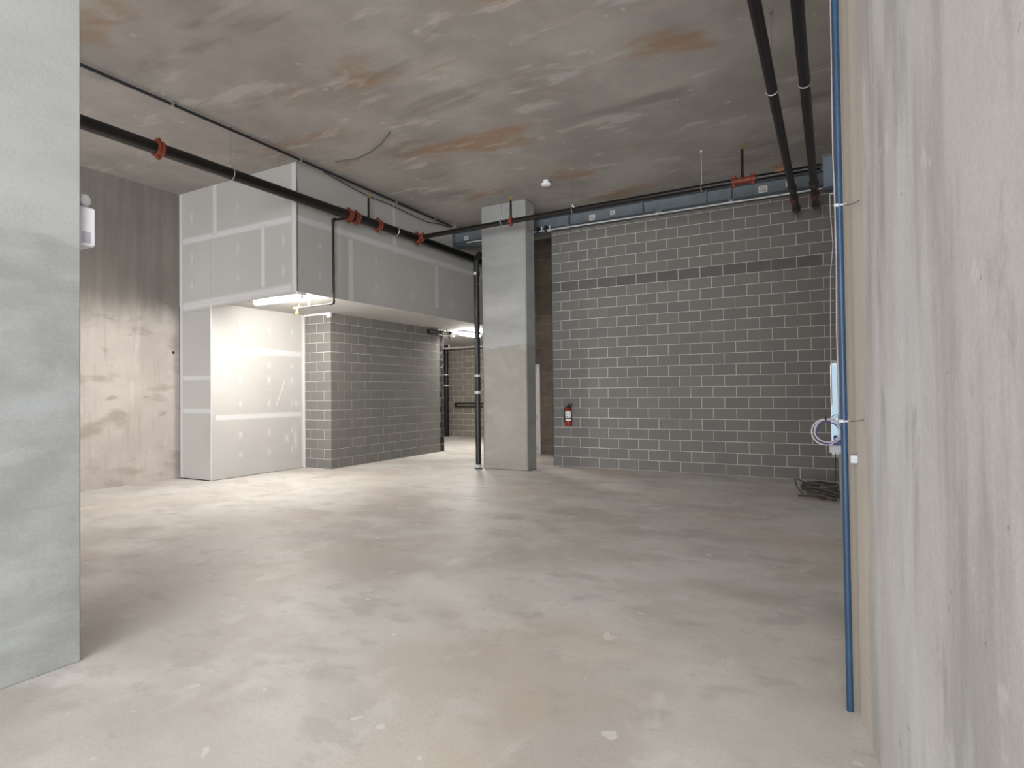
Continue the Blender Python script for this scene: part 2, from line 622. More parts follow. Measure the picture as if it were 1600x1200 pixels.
D = 0.006   # mortar sits this far behind the block faces
XF0 = -5.19
LF = XR - XF0
WX0, WX1, WZ0, WZ1 = -0.032, XR, 0.455, 1.985       # slot window at the end of the block wall
b = MB()
b.box(XF0, WX0, YF + D, YF + 0.2, 0, 4.93)
b.box(WX0, XR, YF + D, YF + 0.2, 0, WZ0)
b.box(WX0, XR, YF + D, YF + 0.2, WZ1, 4.93)
wf = struct('wall_far', b, 'mortar')
block_wall(wf, (XF0, YF), 0, LF, 4.93, 'cmu', holes=[(WX0 - XF0, 99, WZ0, WZ1)], shadow_rows=(18,),
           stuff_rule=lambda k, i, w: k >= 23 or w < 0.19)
MB().box(XF0 - 0.001, XF0 + 0.012, YF + D, YF + 0.2, 0, 4.93).build('end_face', 'cmu', wf)

wn = struct('window_1', MB().box(WX0, WX0 + 0.008, YF - 0.004, YF + 0.12, WZ0, WZ1).box(WX0, XR, YF - 0.004, YF + 0.12, WZ1 - 0.02, WZ1).box(WX0, XR, YF - 0.004, YF + 0.12, WZ0, WZ0 + 0.015), 'steel')
MB().box(WX0 + 0.008, XR, YF + 0.03, YF + 0.04, WZ0 + 0.015, WZ1 - 0.02).build('pane', 'pane', wn)

# passage block walls under the bulkhead
wr = struct('wall_return', MB().box(XW, XP - D, YRET + D, YRET + 0.2, 0, ZS), 'mortar')
block_wall(wr, (XW, YRET), 0, XP - XW, ZS, 'cmu', odd_first=XP - XW - 0.205 - BL + 0.002, even_first=XP - XW - BL)
wp = struct('wall_passage', MB().box(XP - 0.2, XP - D, YRET + 0.2, YP, 0, ZS), 'mortar')
block_wall(wp, (XP, YRET), math.pi / 2, YP - YRET, ZS, 'cmu', odd_first=BL, even_first=BL / 2)
wpe = struct('wall_passage_end', MB().box(XH, XP, YP - 0.19, YP, 0, ZS), 'cmu')
wh = struct('wall_hall_far', MB().box(XH, XS, YH + D, YH + 0.2, 0, ZS + 0.02), 'mortar_brown')
block_wall(wh, (XH, YH), 0, XS - XH, ZS + 0.02, 'cmu_brown', odd_first=0.30, even_first=0.30 + BL / 2)
struct('wall_hall_left', MB().box(XH - 0.2, XH, YP - 0.19, YH + 0.2, 0, ZS + 0.02), 'cmu_brown')
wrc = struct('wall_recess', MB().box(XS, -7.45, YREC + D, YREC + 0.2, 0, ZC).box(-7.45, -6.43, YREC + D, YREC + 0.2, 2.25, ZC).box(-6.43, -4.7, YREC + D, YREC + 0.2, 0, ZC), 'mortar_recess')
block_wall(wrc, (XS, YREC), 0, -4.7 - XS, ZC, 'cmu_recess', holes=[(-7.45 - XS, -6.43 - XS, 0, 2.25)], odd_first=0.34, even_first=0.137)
struct('wall_recess_right', MB().box(-4.7, -4.5, YF + 0.2, YREC + 0.2, 0, ZC), 'cmu_recess')
struct('wall_hall_right', MB().box(XS, XS + 0.2, YREC + 0.2, YH + 0.2, 0, ZC), 'cmu_brown')

dr = struct('door_1', MB().box(-6.53, -6.43, YREC - 0.02, YREC + 0.16, 0, 2.25).box(-7.45, -7.37, YREC - 0.02, YREC + 0.16, 0, 2.25).box(-7.37, -6.53, YREC - 0.02, YREC + 0.16, 2.17, 2.25), 'door')
MB().box(-7.37, -6.533, YREC + 0.03, YREC + 0.075, 0.01, 2.168, 0.004).build('door_leaf', 'door', dr)
for z in (0.14, 0.92, 2.10):
    MB().tube([(-6.528, YREC - 0.028, z - 0.055), (-6.528, YREC - 0.028, z + 0.055)], 0.014, 10).box(-6.535, -6.475, YREC - 0.026, YREC - 0.02, z - 0.05, z + 0.05).build('hinge', 'steel', dr)

# drywall bulkhead ------------------------------------------------------
T = 0.016
wb = struct('wall_bulkhead', MB()
            .box(XL, XS - T, YB + T, YB + 0.2, ZS + T, ZC)                      # framing behind the sheets
            .box(XL, XW - T, YB + T, YRET + 0.2, 0, ZS + T)
            .box(XS - 0.18, XS - T, YB + 0.2, YREC, ZS + T, ZC)
            .box(XH, XS - 0.18, YB + 0.2, YH + 0.2, ZS + T, ZS + 0.2), 'drywall')


def sheet(x0, x1, y0, y1, z0, z1):
    return MB().box(x0, x1, y0, y1, z0, z1).build('drywall_sheet', 'drywall', wb)


g = 0.0015
Z1, Z2, ZLEG, ZL1, ZL2 = 4.46, 3.125, 3.125, 1.88, 1.27
# front, upper row
for x0, x1 in ((XL, -9.78), (-9.78, XS)):
    sheet(x0 + g, x1 - g, YB, YB + T, Z1 + g, ZC)
for x0, x1 in ((XL, XW), (XW, -8.485), (-8.485, XS)):
    sheet(x0 + g, x1 - g, YB, YB + T, (Z2 if x1 == XW else ZS) + g, Z1 - g)
for z0, z1 in ((0.012, ZL2), (ZL2, ZL1), (ZL1, Z2)):
    sheet(XL + g, XW - g, YB, YB + T, z0 + g, z1 - g)
# side of the bulkhead
for y0, y1, z0, z1 in ((YB, 9.16, Z1, ZC), (9.16, 11.6, Z1, ZC), (11.6, YREC, Z1, ZC), (YB, 7.93, ZS, Z1), (7.93, 10.57, ZS, Z1), (10.57, YREC, ZS, Z1)):
    sheet(XS - T, XS, y0 + (T if y0 == YB else g), y1 - g, z0 + g, z1 - (0 if z1 == ZC else g))
# underside
for x0, x1, y0, y1 in ((XW, XS - T, YB + T, 9.1), (XP, XS - T, 9.1, 11.5), (XP, XS - T, 11.5, YP), (XH, XS - T, YP, 15.2), (XH, XS - T, 15.2, YH)):
    sheet(x0 + g, x1 - g, y0 + g, y1 - g, ZS, ZS + T)
# alcove wall
for z0, z1 in ((0.012, 1.143), (1.143, 2.409), (2.409, ZS)):
    sheet(XW - T, XW, YB + T + g, YRET - g, z0 + g, z1 - g)
NX, NY = (1, 0, 0), (0, -1, 0)
strip(wb, (XL, YB, Z1), (XS, YB, Z1), 0.15, NY)
strip(wb, (-9.78, YB, Z1), (-9.78, YB, ZC), 0.15, NY)
strip(wb, (-8.485, YB, ZS), (-8.485, YB, Z1), 0.13, NY)
strip(wb, (XL, YB, ZS - 0.02), (XS, YB, ZS + 0.06), 0.2, NY)
strip(wb, (XL, YB, ZL1), (XW, YB, ZL1), 0.12, NY)
strip(wb, (XL, YB, ZL2), (XW, YB, ZL2), 0.12, NY)
strip(wb, (XL + 0.05, YB, 0.01), (XL + 0.05, YB, ZC), 0.12, NY)
strip(wb, (XS - 0.05, YB, ZS), (XS - 0.05, YB, ZC), 0.12, NY)
for x in (-10.46, -9.14, -7.98):                                    # spotted screw lines
    for z0, z1 in ((3.5, 3.72), (4.0, 4.25), (4.75, 5.0)):
        strip(wb, (x, YB, z0), (x, YB, z1), 0.10, NY, name='screw_filler')
strip(wb, (XS, 7.93, ZS), (XS, 7.93, Z1 - 0.08), 0.16, NX)
strip(wb, (XS, 10.57, ZS + 0.2), (XS, 10.57, Z1), 0.16, NX)
strip(wb, (XS, 9.16, Z1 - 0.1), (XS, 9.16, ZC), 0.16, NX)
strip(wb, (XS, YB, Z1), (XS, YREC, Z1), 0.16, NX)
for y in (7.2, 7.55, 8.6, 9.75, 11.2):
    for z0, z1 in ((3.5, 3.7), (4.0, 4.2), (4.75, 4.95)):
        strip(wb, (XS, y, z0), (XS, y, z1), 0.11, NX, name='screw_filler')
strip(wb, (XW, YB + 0.08, 2.409), (XW, YRET, 2.409), 0.16, NX)
strip(wb, (XW, YB + 0.08, 1.143), (XW, YRET, 1.143), 0.14, NX)
strip(wb, (XW, YRET - 0.04, 0.01), (XW, YRET - 0.04, ZS), 0.10, NX)
strip(wb, (XW, 8.10, 1.32), (XW, 8.32, 1.86), 0.035, NX, name='plaster_smear')
for y in (7.28, 7.93, 8.5):
    for z0, z1 in ((0.35, 0.5), (0.72, 0.9), (1.28, 1.5), (1.75, 1.95), (2.08, 2.22), (2.75, 2.95)):
        strip(wb, (XW, y, z0), (XW, y, z1), 0.11, NX, name='screw_filler')
strip(wb, (XW, 8.36, 0.55), (XW, 8.36, 0.78), 0.14, NX, name='screw_filler')
strip(wb, (XW, 8.60, 1.25), (XW, 8.60, 1.5), 0.2, NX, name='screw_filler')
strip(wb, (XW, 8.58, 0.3), (XW, 8.58, 0.95), 0.14, NX, name='screw_filler')
# metal corner beads, plastered over
MB().tube([(XS + 0.004, YB + 0.03, ZS - 0.02), (XS + 0.004, YB + 0.012, 3.55), (XS + 0.004, YB + 0.03, 3.9), (XS + 0.004, YB + 0.02, 4.3), (XS + 0.004, YB + 0.035, 4.75), (XS + 0.004, YB + 0.01, 5.15), (XS + 0.004, YB + 0.0, ZC)], 0.004, 6).build('loose_tape_edge', 'cable_brown', wb)
MB().tube([(XS + 0.001, YB - 0.001, ZS), (XS - 0.004, YB - 0.001, 4.1), (XS + 0.001, YB - 0.001, 4.7), (XS, YB - 0.001, ZC)], 0.012, 8).build('corner_bead', 'bead', wb)
MB().tube([(XW + 0.001, YB - 0.001, 0.005), (XW, YB - 0.001, ZS)], 0.013, 8).build('corner_bead', 'bead', wb)
MB().tube([(XL, YB + 0.001, ZS), (XS, YB + 0.001, ZS)], 0.009, 8).build('corner_bead', 'bead', wb)
MB().tube([(XS + 0.001, YB, ZS), (XS, YREC, ZS)], 0.009, 8).build('corner_bead', 'bead', wb)
MB().box(XW - 0.01, XW + 0.02, YRET - 0.03, YRET + 0.002, 0, ZS).build('edge_bead', 'bead', wb)
MB().box(XW, XP + 0.03, YRET - 0.03, YRET + 0.02, ZS - 0.035, ZS).box(XP - 0.08, XP + 0.03, YRET - 0.035, YRET + 0.01, ZS - 0.10, ZS - 0.03).build('plaster_fillet', 'bead', wb)
MB().box(XL, XW, YB - 0.001, YB + T, 0, 0.012).box(XL, XL + 0.014, YB - 0.002, YB + T, 0, ZS).build('bottom_gap', 'gap', wb)

# ------------------------------------------------------------------ columns
cb = (-5.78, 10.42, 0)
c = MB().box(-6.29, -5.27, 10.22, 10.62, 0, ZC - 0.002, 0.018).build('concrete_column', 'column', base=cb)
tag(c, 'square concrete column, two-tone with pale top half, standing beside the tall black drain pipe', 'column')
pb = (-4.35, 1.35, 0)
c = MB().box(-4.78, -3.912, 0.85, 1.812, 0, ZC - 0.002, 0.006).build('concrete_pillar', 'pillar', base=pb)
tag(c, 'massive two-tone concrete pillar close to the viewer, white emergency light fixed behind its edge', 'pillar')

# ------------------------------------------------------------------ steel beam and post
bb = (-3.8, 11.3, 4.93)
beam = thing('steel_beam', bb, 'long blue-grey steel I-beam running above the block wall with white tags', 'beam')
BX0, BX1, BZ0, BZ1 = XS + 0.01, 0.05, 4.932, 5.278
MB().box(BX0, BX1, 11.17, 11.43, BZ1 - 0.024, BZ1).build('top_flange', 'beam', beam)
MB().box(BX0, BX1, 11.17, 11.43, BZ0, BZ0 + 0.024).build('bottom_flange', 'beam', beam)
MB().box(BX0, BX1, 11.288, 11.312, BZ0 + 0.024, BZ1 - 0.024).build('web', 'beam', beam)
MB().box(BX0 + 0.03, BX1 - 0.1, 11.158, 11.168, BZ0 + 0.006, BZ0 + 0.085).box(BX0 + 0.03, BX1 - 0.1, 11.168, 11.2, BZ0 + 0.026, BZ0 + 0.034).build('dark_lower_strip', 'beam_dark', beam)  # dark strip along the lower front edge of the beam
for x in (BX0 + 0.012, -6.2, -4.758, -3.2, -2.0, -1.56, -0.25):
    MB().box(x - 0.007, x + 0.007, 11.175, 11.288, BZ0 + 0.024, BZ1 - 0.024).build('stiffener', 'beam', beam)
for x, y in ((-4.758, 11.2), (-2.859, 11.2), (-1.56, 11.2)):
    MB().box(x - 0.05, x + 0.05, 11.12, 11.19, BZ0 - 0.01, BZ0 + 0.075, 0.006).build('flange_clamp', 'beam', beam)
for x in (-3.62, -1.02, -7.0):
    MB().box(x - 0.2, x + 0.2, 11.19, 11.28, BZ0 + 0.024, BZ0 + 0.05).tube([(x - 0.1, 11.2, BZ0 + 0.05), (x - 0.1, 11.2, BZ0 + 0.075)], 0.02, 8).tube([(x + 0.08, 11.2, BZ0 + 0.05), (x + 0.08, 11.2, BZ0 + 0.07)], 0.02, 8).build('bolted_plate', 'black', beam)
for x in (-5.42, -5.24):
    MB().torus((x, 11.12, 4.99), (1, 0, 0.2), 0.055, 0.016, 16, 6).box(x - 0.03, x + 0.03, 11.08, 11.17, 4.94, 5.05, 0.008).build('black_clamp', 'black', beam)
for x in (-5.33, -5.15):
    MB().box(x - 0.012, x + 0.012, 11.09, 11.10, 4.955, 5.04).build('clamp_label', 'paper', beam)
for x, z, w, h in ((-4.272, 5.125, 0.12, 0.11), (-3.834, 5.155, 0.10, 0.085), (-1.036, 5.135, 0.15, 0.12), (-0.63, 5.16, 0.07, 0.11), (-7.35, 5.12, 0.11, 0.09), (-6.55, 5.16, 0.13, 0.09)):
    t = MB().box(x - w / 2, x + w / 2, 11.284, 11.288, z - h / 2, z + h / 2).build('paper_tag', 'paper', beam)
    for k in range(3):
        zz = z + h * (0.28 - 0.25 * k)
        MB().box(x - w * 0.36, x + w * (0.34 - 0.12 * (k % 2)), 11.2825, 11.284, zz - 0.006, zz + 0.006).build('printed_line', 'redprint' if k == 0 else 'print', t)

hp = thing('steel_hanger_post', (-0.01, 10.95, 4.87), 'pale blue-grey steel post hanging from ceiling at the end of the beam', 'post')
MB().box(-0.085, 0.066, 10.86, 11.02, 4.88, ZC - 0.01, 0.006).build('post_tube', 'post', hp)
MB().box(-0.09, 0.068, 10.85, 11.03, 4.868, 4.882).build('end_plate', 'post', hp)
MB().box(-0.10, 0.069, 10.83, 11.05, ZC - 0.012, ZC).build('ceiling_plate', 'post', hp)


# ------------------------------------------------------------------ sprinkler piping
def coupling(parent, c, axis, r, mat='red', w=0.085):
    d = Vector(axis)
    m = MB().lathe(Vector(c) - d * w / 2, d, [(0, r * 1.05), (0, r * 1.3), (w * 0.25, r * 1.34), (w * 0.3, r * 1.22), (w * 0.7, r * 1.22), (w * 0.75, r * 1.34), (w, r * 1.3), (w, r * 1.05)], 18)
    o = m.build('coupling', mat, parent, smooth=True)
    side = d.cross(Vector((0, 0, 1)))
    if side.length < 0.1:
        side = Vector((1, 0, 0))
    side.normalize()
    for sg in (-1, 1):
        k = MB()
        p = Vector(c) + Vector((0, 0, 1)) * r * 1.42 * sg if abs(d.z) < 0.5 else Vector(c) + side * r * 1.42 * sg
        k.box(p.x - 0.024, p.x + 0.024, p.y - 0.024, p.y + 0.024, p.z - 0.022, p.z + 0.022, 0.006)
        k.build('bolt_lug', mat, o)
    return o


def ring_hanger(parent, c, axis, r, top, rod='rod_steel'):
    d = Vector(axis)
    o = MB().torus(c, d, r + 0.012, 0.007, 24, 6).build('ring_hanger', 'steel', parent, smooth=True)
    c = Vector(c)
    lug = MB().tube([(c.x, c.y, c.z + r + 0.008), (c.x, c.y, c.z + r + 0.06)], 0.014, 8).tube([(c.x - 0.02, c.y - 0.02, c.z + r + 0.01), (c.x, c.y, c.z + r + 0.055), (c.x + 0.02, c.y + 0.02, c.z + r + 0.01)], 0.006, 6)
    lug.build('swivel_nut', 'steel', o)
    MB().tube([(c.x, c.y, c.z + r + 0.05), (c.x, c.y, top)], 0.004, 6).tube([(c.x, c.y, top - 0.03), (c.x, c.y, top)], 0.014, 8).build('hanger_rod', rod, o)
    return o


def upright_head(parent, c, up=1):
    x, y, z = c
    s = up
    o = MB().lathe((x, y, z), (0, 0, s), [(0, 0.014), (0.02, 0.016), (0.022, 0.010), (0.03, 0.010)], 10).tube([(x - 0.012, y, z + 0.025 * s), (x - 0.018, y, z + 0.045 * s), (x, y, z + 0.065 * s)], 0.004, 6).tube([(x + 0.012, y, z + 0.025 * s), (x + 0.018, y, z + 0.045 * s), (x, y, z + 0.065 * s)], 0.004, 6).build('sprinkler_head', 'brass', parent)
    MB().lathe((x, y, z + 0.064 * s), (0, 0, s), [(0, 0.03), (0.003, 0.032), (0.006, 0.01)], 12).build('deflector', 'brass', o)
    return o


XM, ZM, RM = -7.46, 4.715, 0.080
YBR, ZBR, RB = 9.60, 4.775, 0.047
mp = thing('sprinkler_main_pipe', (XM, 5, ZM), 'thick black sprinkler main with red couplings running along the drywall bulkhead', 'pipe')
MB().tube([(XM, -3.2, ZM - 0.06), (XM, 4.3, ZM - 0.02), (XM, 7, ZM - 0.0), (XM, 9.6, ZM + 0.03), (XM, 12.7, ZM + 0.03)], RM, 20).build('pipe', 'black_pipe', mp, smooth=True)
for y, z in ((4.33, ZM - 0.02), (7.66, ZM + 0.005), (7.84, ZM + 0.006), (8.42, ZM + 0.015), (YBR, ZM + 0.03)):
    coupling(mp, (XM, y, z), (0, 1, 0), RM)
MB().tube([(XM - 0.02, 7.75, ZM), (XM - 0.14, 7.75, ZM)], 0.05, 12).build('tee_outlet', 'red', mp, smooth=True)
for y, z in ((2.6, ZM - 0.03), (5.35, ZM - 0.012), (8.93, ZM + 0.02)):
    ring_hanger(mp, (XM, y, z), (0, 1, 0), RM, ZC)
sp = MB().tube([(XM, 8.17, ZM + 0.06), (XM, 8.17, 5.17)], 0.019, 10).build('sprig_pipe', 'black_pipe', mp, smooth=True)
upright_head(sp, (XM, 8.17, 5.165))
MB().tube([(XM + 0.045, 6.05, ZM + 0.055), (XM + 0.05, 7.35, ZM + 0.062)], 0.007, 6).build('pale_stripe', 'steel', mp)

bp = thing('sprinkler_branch_pipe', (-3.5, YBR, ZBR), 'thinner black sprinkler branch crossing in front of the column below the ceiling', 'pipe')
MB().tube([(XM + 0.06, YBR, ZBR - 0.03), (XM + 0.3, YBR, ZBR - 0.02), (-3.3, YBR, ZBR + 0.005), (-0.1, YBR, ZBR + 0.015)], RB, 16).build('pipe', 'black_pipe', bp, smooth=True)
coupling(bp, (XM + 0.15, YBR, ZBR - 0.025), (1, 0, 0), RB)
tee = coupling(bp, (-5.25, YBR, ZBR - 0.005), (1, 0, 0), RB, w=0.07)
coupling(bp, (-1.29, YBR, ZBR + 0.01), (1, 0, 0), RB, w=0.075)
coupling(bp, (-1.02, YBR, ZBR + 0.01), (1, 0, 0), RB, w=0.075)
MB().tube([(-1.29, YBR, ZBR + 0.01), (-1.02, YBR, ZBR + 0.01)], RB * 1.12, 12).build('tee_body', 'red', bp, smooth=True)
for x, ztop in ((-5.25, 5.17), (-1.17, 5.27)):
    s_ = MB().tube([(x, YBR, ZBR + 0.04), (x, YBR, ztop)], 0.021, 10).build('sprig_pipe', 'black_pipe', bp, smooth=True)
    upright_head(s_, (x, YBR, ztop - 0.004))
for x in (-5.45, -1.78, -4.0):
    ring_hanger(bp, (x, YBR, ZBR), (1, 0, 0), RB, ZC, 'zinc_white' if x == -1.78 else 'rod_steel')
v = MB().box(-0.72, -0.52, YBR - 0.05, YBR + 0.05, ZBR + 0.03, ZBR + 0.09, 0.012).tube([(-0.68, YBR, ZBR + 0.05), (-0.68, YBR, ZBR + 0.15)], 0.02, 8).tube([(-0.56, YBR, ZBR + 0.05), (-0.56, YBR, ZBR + 0.14)], 0.018, 8).build('brass_valve', 'rust_brass', bp)
MB().tube([(-0.74, YBR - 0.02, ZBR + 0.14), (-0.46, YBR - 0.02, ZBR + 0.15)], 0.01, 6).build('valve_lever', 'rust_brass', v)

ap = thing('sprinkler_drop_pipe', (XM, 7.36, 3.12), 'thin black sprinkler drop pipe bending under the bulkhead to a yellow-capped head', 'pipe')
XA = XM - 0.06
YA = 7.35
pts = [(XM - 0.12, 7.75, ZM - 0.005), (XA - 0.02, 7.45, ZM - 0.05)]
MB().tube([(XM - 0.05, 7.72, ZM - 0.03), (XA, YA + 0.03, ZM - 0.14)], 0.019, 10).build('offset_pipe', 'black_pipe', ap, smooth=True)
MB().tube([(XA, YA, ZM - 0.15), (XA, YA, 3.15)], 0.021, 12).build('drop_pipe', 'black_pipe', ap, smooth=True)
MB().tube([(XA - 0.02, YA, 3.122), (-8.38, YA, 3.115)], 0.019, 12).build('arm_pipe', 'cast_iron', ap, smooth=True)
for p_, q_, k_ in (((XA, YA + 0.05, ZM - 0.13), (XA, YA, ZM - 0.15), (XA, YA, ZM - 0.21)), ((XA, YA, 3.19), (XA - 0.005, YA, 3.13), (XA - 0.07, YA, 3.122))):
    MB().tube([p_, q_, k_], 0.030, 12).build('elbow', 'cast_iron', ap, smooth=True)
MB().tube([(-8.12, YA, 3.11), (-8.12, YA, ZS)], 0.012, 8).lathe((-8.12, YA, ZS - 0.012), (0, 0, 1), [(0, 0.04), (0.012, 0.04)], 12).build('ceiling_hanger', 'zinc_white', ap)
h = MB().tube([(-8.36, YA, 3.10), (-8.36, YA, 3.16)], 0.026, 10).box(-8.50, -8.36, YA - 0.018, YA + 0.018, 3.10, 3.13, 0.004).build('head_fitting', 'brass', ap)
MB().tube([(-8.42, YA, 3.10), (-8.42, YA, 3.02)], 0.018, 10).lathe((-8.42, YA, 3.03), (0, 0, -1), [(0, 0.03), (0.02, 0.03), (0.03, 0.012)], 12).build('yellow_head', 'yellow', h)

for x, y1, mat, lab in ((-0.487, 10.86, 'black_pipe', 'black overhead pipe with small blunt cap, ending beside the beam, farther from the blue pipe'),
                        (-0.195, 10.80, 'darkred', 'black overhead pipe with dark red capped end, the one nearer the blue pipe')):
    zc = 4.58
    cp = thing('capped_pipe', (x, 6, zc), lab, 'pipe', 'capped pipes overhead')
    MB().tube([(x, -3.2, zc), (x, y1, zc)], 0.050, 16).build('pipe', 'black_pipe', cp, smooth=True)
    coupling(cp, (x, y1 - 1.15, zc), (0, 1, 0), 0.05, 'black_pipe', 0.10)
    coupling(cp, (x, y1 - 0.62, zc), (0, 1, 0), 0.05, 'darkred', 0.10)
    MB().lathe((x, y1 - 0.06, zc), (0, 1, 0), [(0, 0.056), (0, 0.068), (0.06, 0.070), (0.10, 0.058), (0.115, 0.02)], 16).build('end_cap', mat if mat == 'darkred' else 'cast_iron', cp, smooth=True)
    ring_hanger(cp, (x, 6.4, zc), (0, 1, 0), 0.05, ZC)
    ring_hanger(cp, (x, 4.2, zc), (0, 1, 0), 0.05, ZC)

# drain pipes
dx, dy, R = -6.43, 10.29, 0.055
dp = thing('drain_pipe', (dx, 10.14, 0), 'tall black cast-iron drain pipe standing against the concrete column', 'pipe')
dx, dy = -6.365, 10.15
MB().tube([(dx, dy, 0.0), (dx, dy, 4.25)], R, 18).build('pipe', 'cast_iron', dp, smooth=True)
MB().tube([(dx, dy, 4.2), (dx, dy + 0.02, 4.33), (dx, dy + 0.10, 4.41), (dx - 0.01, dy + 0.3, 4.43), (dx - 0.02, dy + 1.0, 4.45)], R, 18).build('elbow', 'cast_iron', dp, smooth=True)
for z, h_ in ((3.99, 0.05), (1.90, 0.022), (1.56, 0.028), (0.06, 0.03)):
    MB().lathe((dx, dy, z - h_), (0, 0, 1), [(0, R + 0.001), (0, R + 0.012), (2 * h_, R + 0.012), (2 * h_, R + 0.001)], 18).build('clamp_band', 'vent' if z < 3 else 'cast_iron', dp, smooth=True)
MB().lathe((dx, dy, 1.62), (0, 0, 1), [(0, R + 0.001), (0, R + 0.006), (0.27, R + 0.006), (0.27, R + 0.001)], 18).build('rubber_sleeve', 'black', dp, smooth=True)
MB().box(dx - 0.02, dx + 0.03, dy - 0.07, dy - 0.064, 3.96, 4.02).build('white_label', 'paper', dp)
MB().tube([(dx - 0.075, dy, 3.77), (dx + 0.075, dy, 3.77)], 0.014, 6).build('pipe_strap', 'steel', dp)
MB().lathe((dx, dy, 0.0), (0, 0, 1), [(0, R + 0.03), (0.012, R + 0.03), (0.02, R)], 18).build('floor_collar', 'scrap', dp, smooth=True)

hx, hy = -12.16, 17.27
hp2 = thing('hall_riser_pipe', (hx, hy, 0), 'black vertical pipe in the corner of the lit back hall', 'pipe')
MB().tube([(hx, hy, 0), (hx, hy, ZS)], 0.085, 16).build('pipe', 'cast_iron', hp2, smooth=True)
for z in (2.21, 1.82):
    MB().lathe((hx, hy, z - 0.02), (0, 0, 1), [(0, 0.086), (0, 0.10), (0.04, 0.10), (0.04, 0.086)], 16).build('clamp_band', 'zinc_white', hp2, smooth=True)

ho = thing('hall_overhead_pipe', (-9.0, 12.7, 3.1), 'short black pipe with bright fittings under the bulkhead before the hall lamp', 'pipe')
MB().tube([(-9.02, 12.05, 3.13), (-9.0, 13.05, 3.13)], 0.055, 14).build('pipe', 'black_pipe', ho, smooth=True)
coupling(ho, (-9.01, 12.55, 3.13), (0, 1, 0), 0.055, 'black_pipe', 0.1)
coupling(ho, (-9.0, 12.95, 3.13), (0, 1, 0), 0.055, 'black_pipe', 0.08)
MB().box(-9.0, -8.93, 12.42, 12.62, 3.18, 3.23, 0.01).build('bright_fitting', 'zinc_white', ho)
MB().box(-8.99, -8.93, 12.76, 12.88, 3.185, 3.23, 0.01).build('bright_fitting', 'zinc_white', ho)
MB().tube([(-8.95, 12.40, 3.07), (-8.94, 13.1, 3.075)], 0.014, 8).build('side_conduit', 'zinc_white', ho)
MB().tube([(-8.95, 12.9, 3.12), (-8.95, 12.9, 2.98)], 0.022, 8).build('down_leg', 'black_pipe', ho)

hs = thing('hall_sprinkler_pipe', (-11.2, 16.8, 3.1), 'thin horizontal sprinkler pipe crossing high in the back hall', 'pipe')
MB().tube([(-12.3, 16.8, 3.11), (-7.9, 16.8, 3.11)], 0.026, 12).build('pipe', 'zinc_white', hs, smooth=True)
MB().tube([(-11.7, 16.8, 3.12), (-11.7, 16.8, 3.24)], 0.03, 8).tube([(-11.95, 16.8, 3.22), (-11.93, 16.8, 3.12), (-11.82, 16.8, 3.08), (-11.70, 16.8, 3.10)], 0.022, 8).build('hanger_strap', 'zinc_white', hs)
upright_head(hs, (-11.12, 16.8, 3.095), -1)

rl = thing('wall_rail', (-11.0, 17.3, 1.05), 'dark twin-bar rail fixed along the block wall at the back of the hall', 'rail')
MB().tube([(-11.80, 17.31, 1.06), (-9.4, 17.31, 1.06)], 0.022, 10).build('lower_bar', 'cast_iron', rl, smooth=True)
MB().tube([(-11.80, 17.31, 1.19), (-9.4, 17.31, 1.19)], 0.022, 10).build('upper_bar', 'cast_iron', rl, smooth=True)
for x in (-11.80, -10.6, -9.4):
    MB().box(x - 0.02, x + 0.02, 17.30, YH + 0.004, 1.04, 1.21, 0.004).build('bracket', 'cast_iron', rl)

# ------------------------------------------------------------------ conduits and cables on the ceiling
ec = thing('metal_conduit', (-2.8, 11.09, 4.92), 'shiny thin metal conduit strapped along the bottom edge of the steel beam', 'conduit')
MB().tube([(-7.2, 11.10, 4.955), (-5.2, 11.10, 4.95), (-2.8, 11.10, 4.935), (-0.10, 11.10, 4.925)], 0.015, 10).build('tube', 'zinc_white', ec, smooth=True)
for x in (-5.17, -2.9, -1.55, -0.6):
    MB().tube([(x - 0.02, 11.10, 4.936), (x + 0.02, 11.10, 4.936)], 0.025, 10).box(x - 0.012, x + 0.012, 11.10, 11.172, 4.925, 4.95).build('strap', 'zinc_white', ec)

cc = thing('ceiling_conduit', (-7.5, 8, 5.33), 'thin dark conduit running along the ceiling edge of the drywall bulkhead', 'conduit')
MB().tube([(-7.44, -2.5, 5.345), (-7.456, 6.05, 5.335), (-7.53, 11.0, 5.335)], 0.020, 8).build('tube', 'cable_black', cc, smooth=True)
for y in (4.5, 6.6, 9.0, 10.3):
    xx = -7.456 - (max(y - 6.05, 0)) * 0.015
    MB().box(xx - 0.03, xx + 0.03, y - 0.015, y + 0.015, 5.31, ZC).build('strap', 'steel', cc)
MB().box(-7.60, -7.44, 10.98, 11.12, 5.29, ZC, 0.008).build('junction_box', 'steel', cc)
sc = MB().tube([(-7.6, 7.21, 5.374), (-7.6, 7.8, 5.31), (-7.58, 8.3, 5.262), (-7.6, 8.9, 5.285), (-7.6, 9.85, 5.245), (-7.6, 10.2, 5.25), (-7.6, 10.67, 5.322), (-7.58, 11.0, 5.33)], 0.010, 8).build('sagging_cable', 'cable_brown', base=(-7.6, 9, 5.3), smooth=True)
tag(sc, 'thin sagging grey-brown cable below the dark ceiling conduit on the bulkhead', 'cable')
sc = MB().tube([(-5.6, 6.6, 5.368), (-6.0, 6.85, 5.366), (-6.35, 7.0, 5.366), (-6.7, 7.08, 5.366), (-7.1, 7.0, 5.368)], 0.010, 8).build('ceiling_cable', 'rod_steel', base=(-6.3, 7, 5.37), smooth=True)
tag(sc, 'grey loose cable curving flat on the concrete ceiling near the bulkhead top', 'cable')

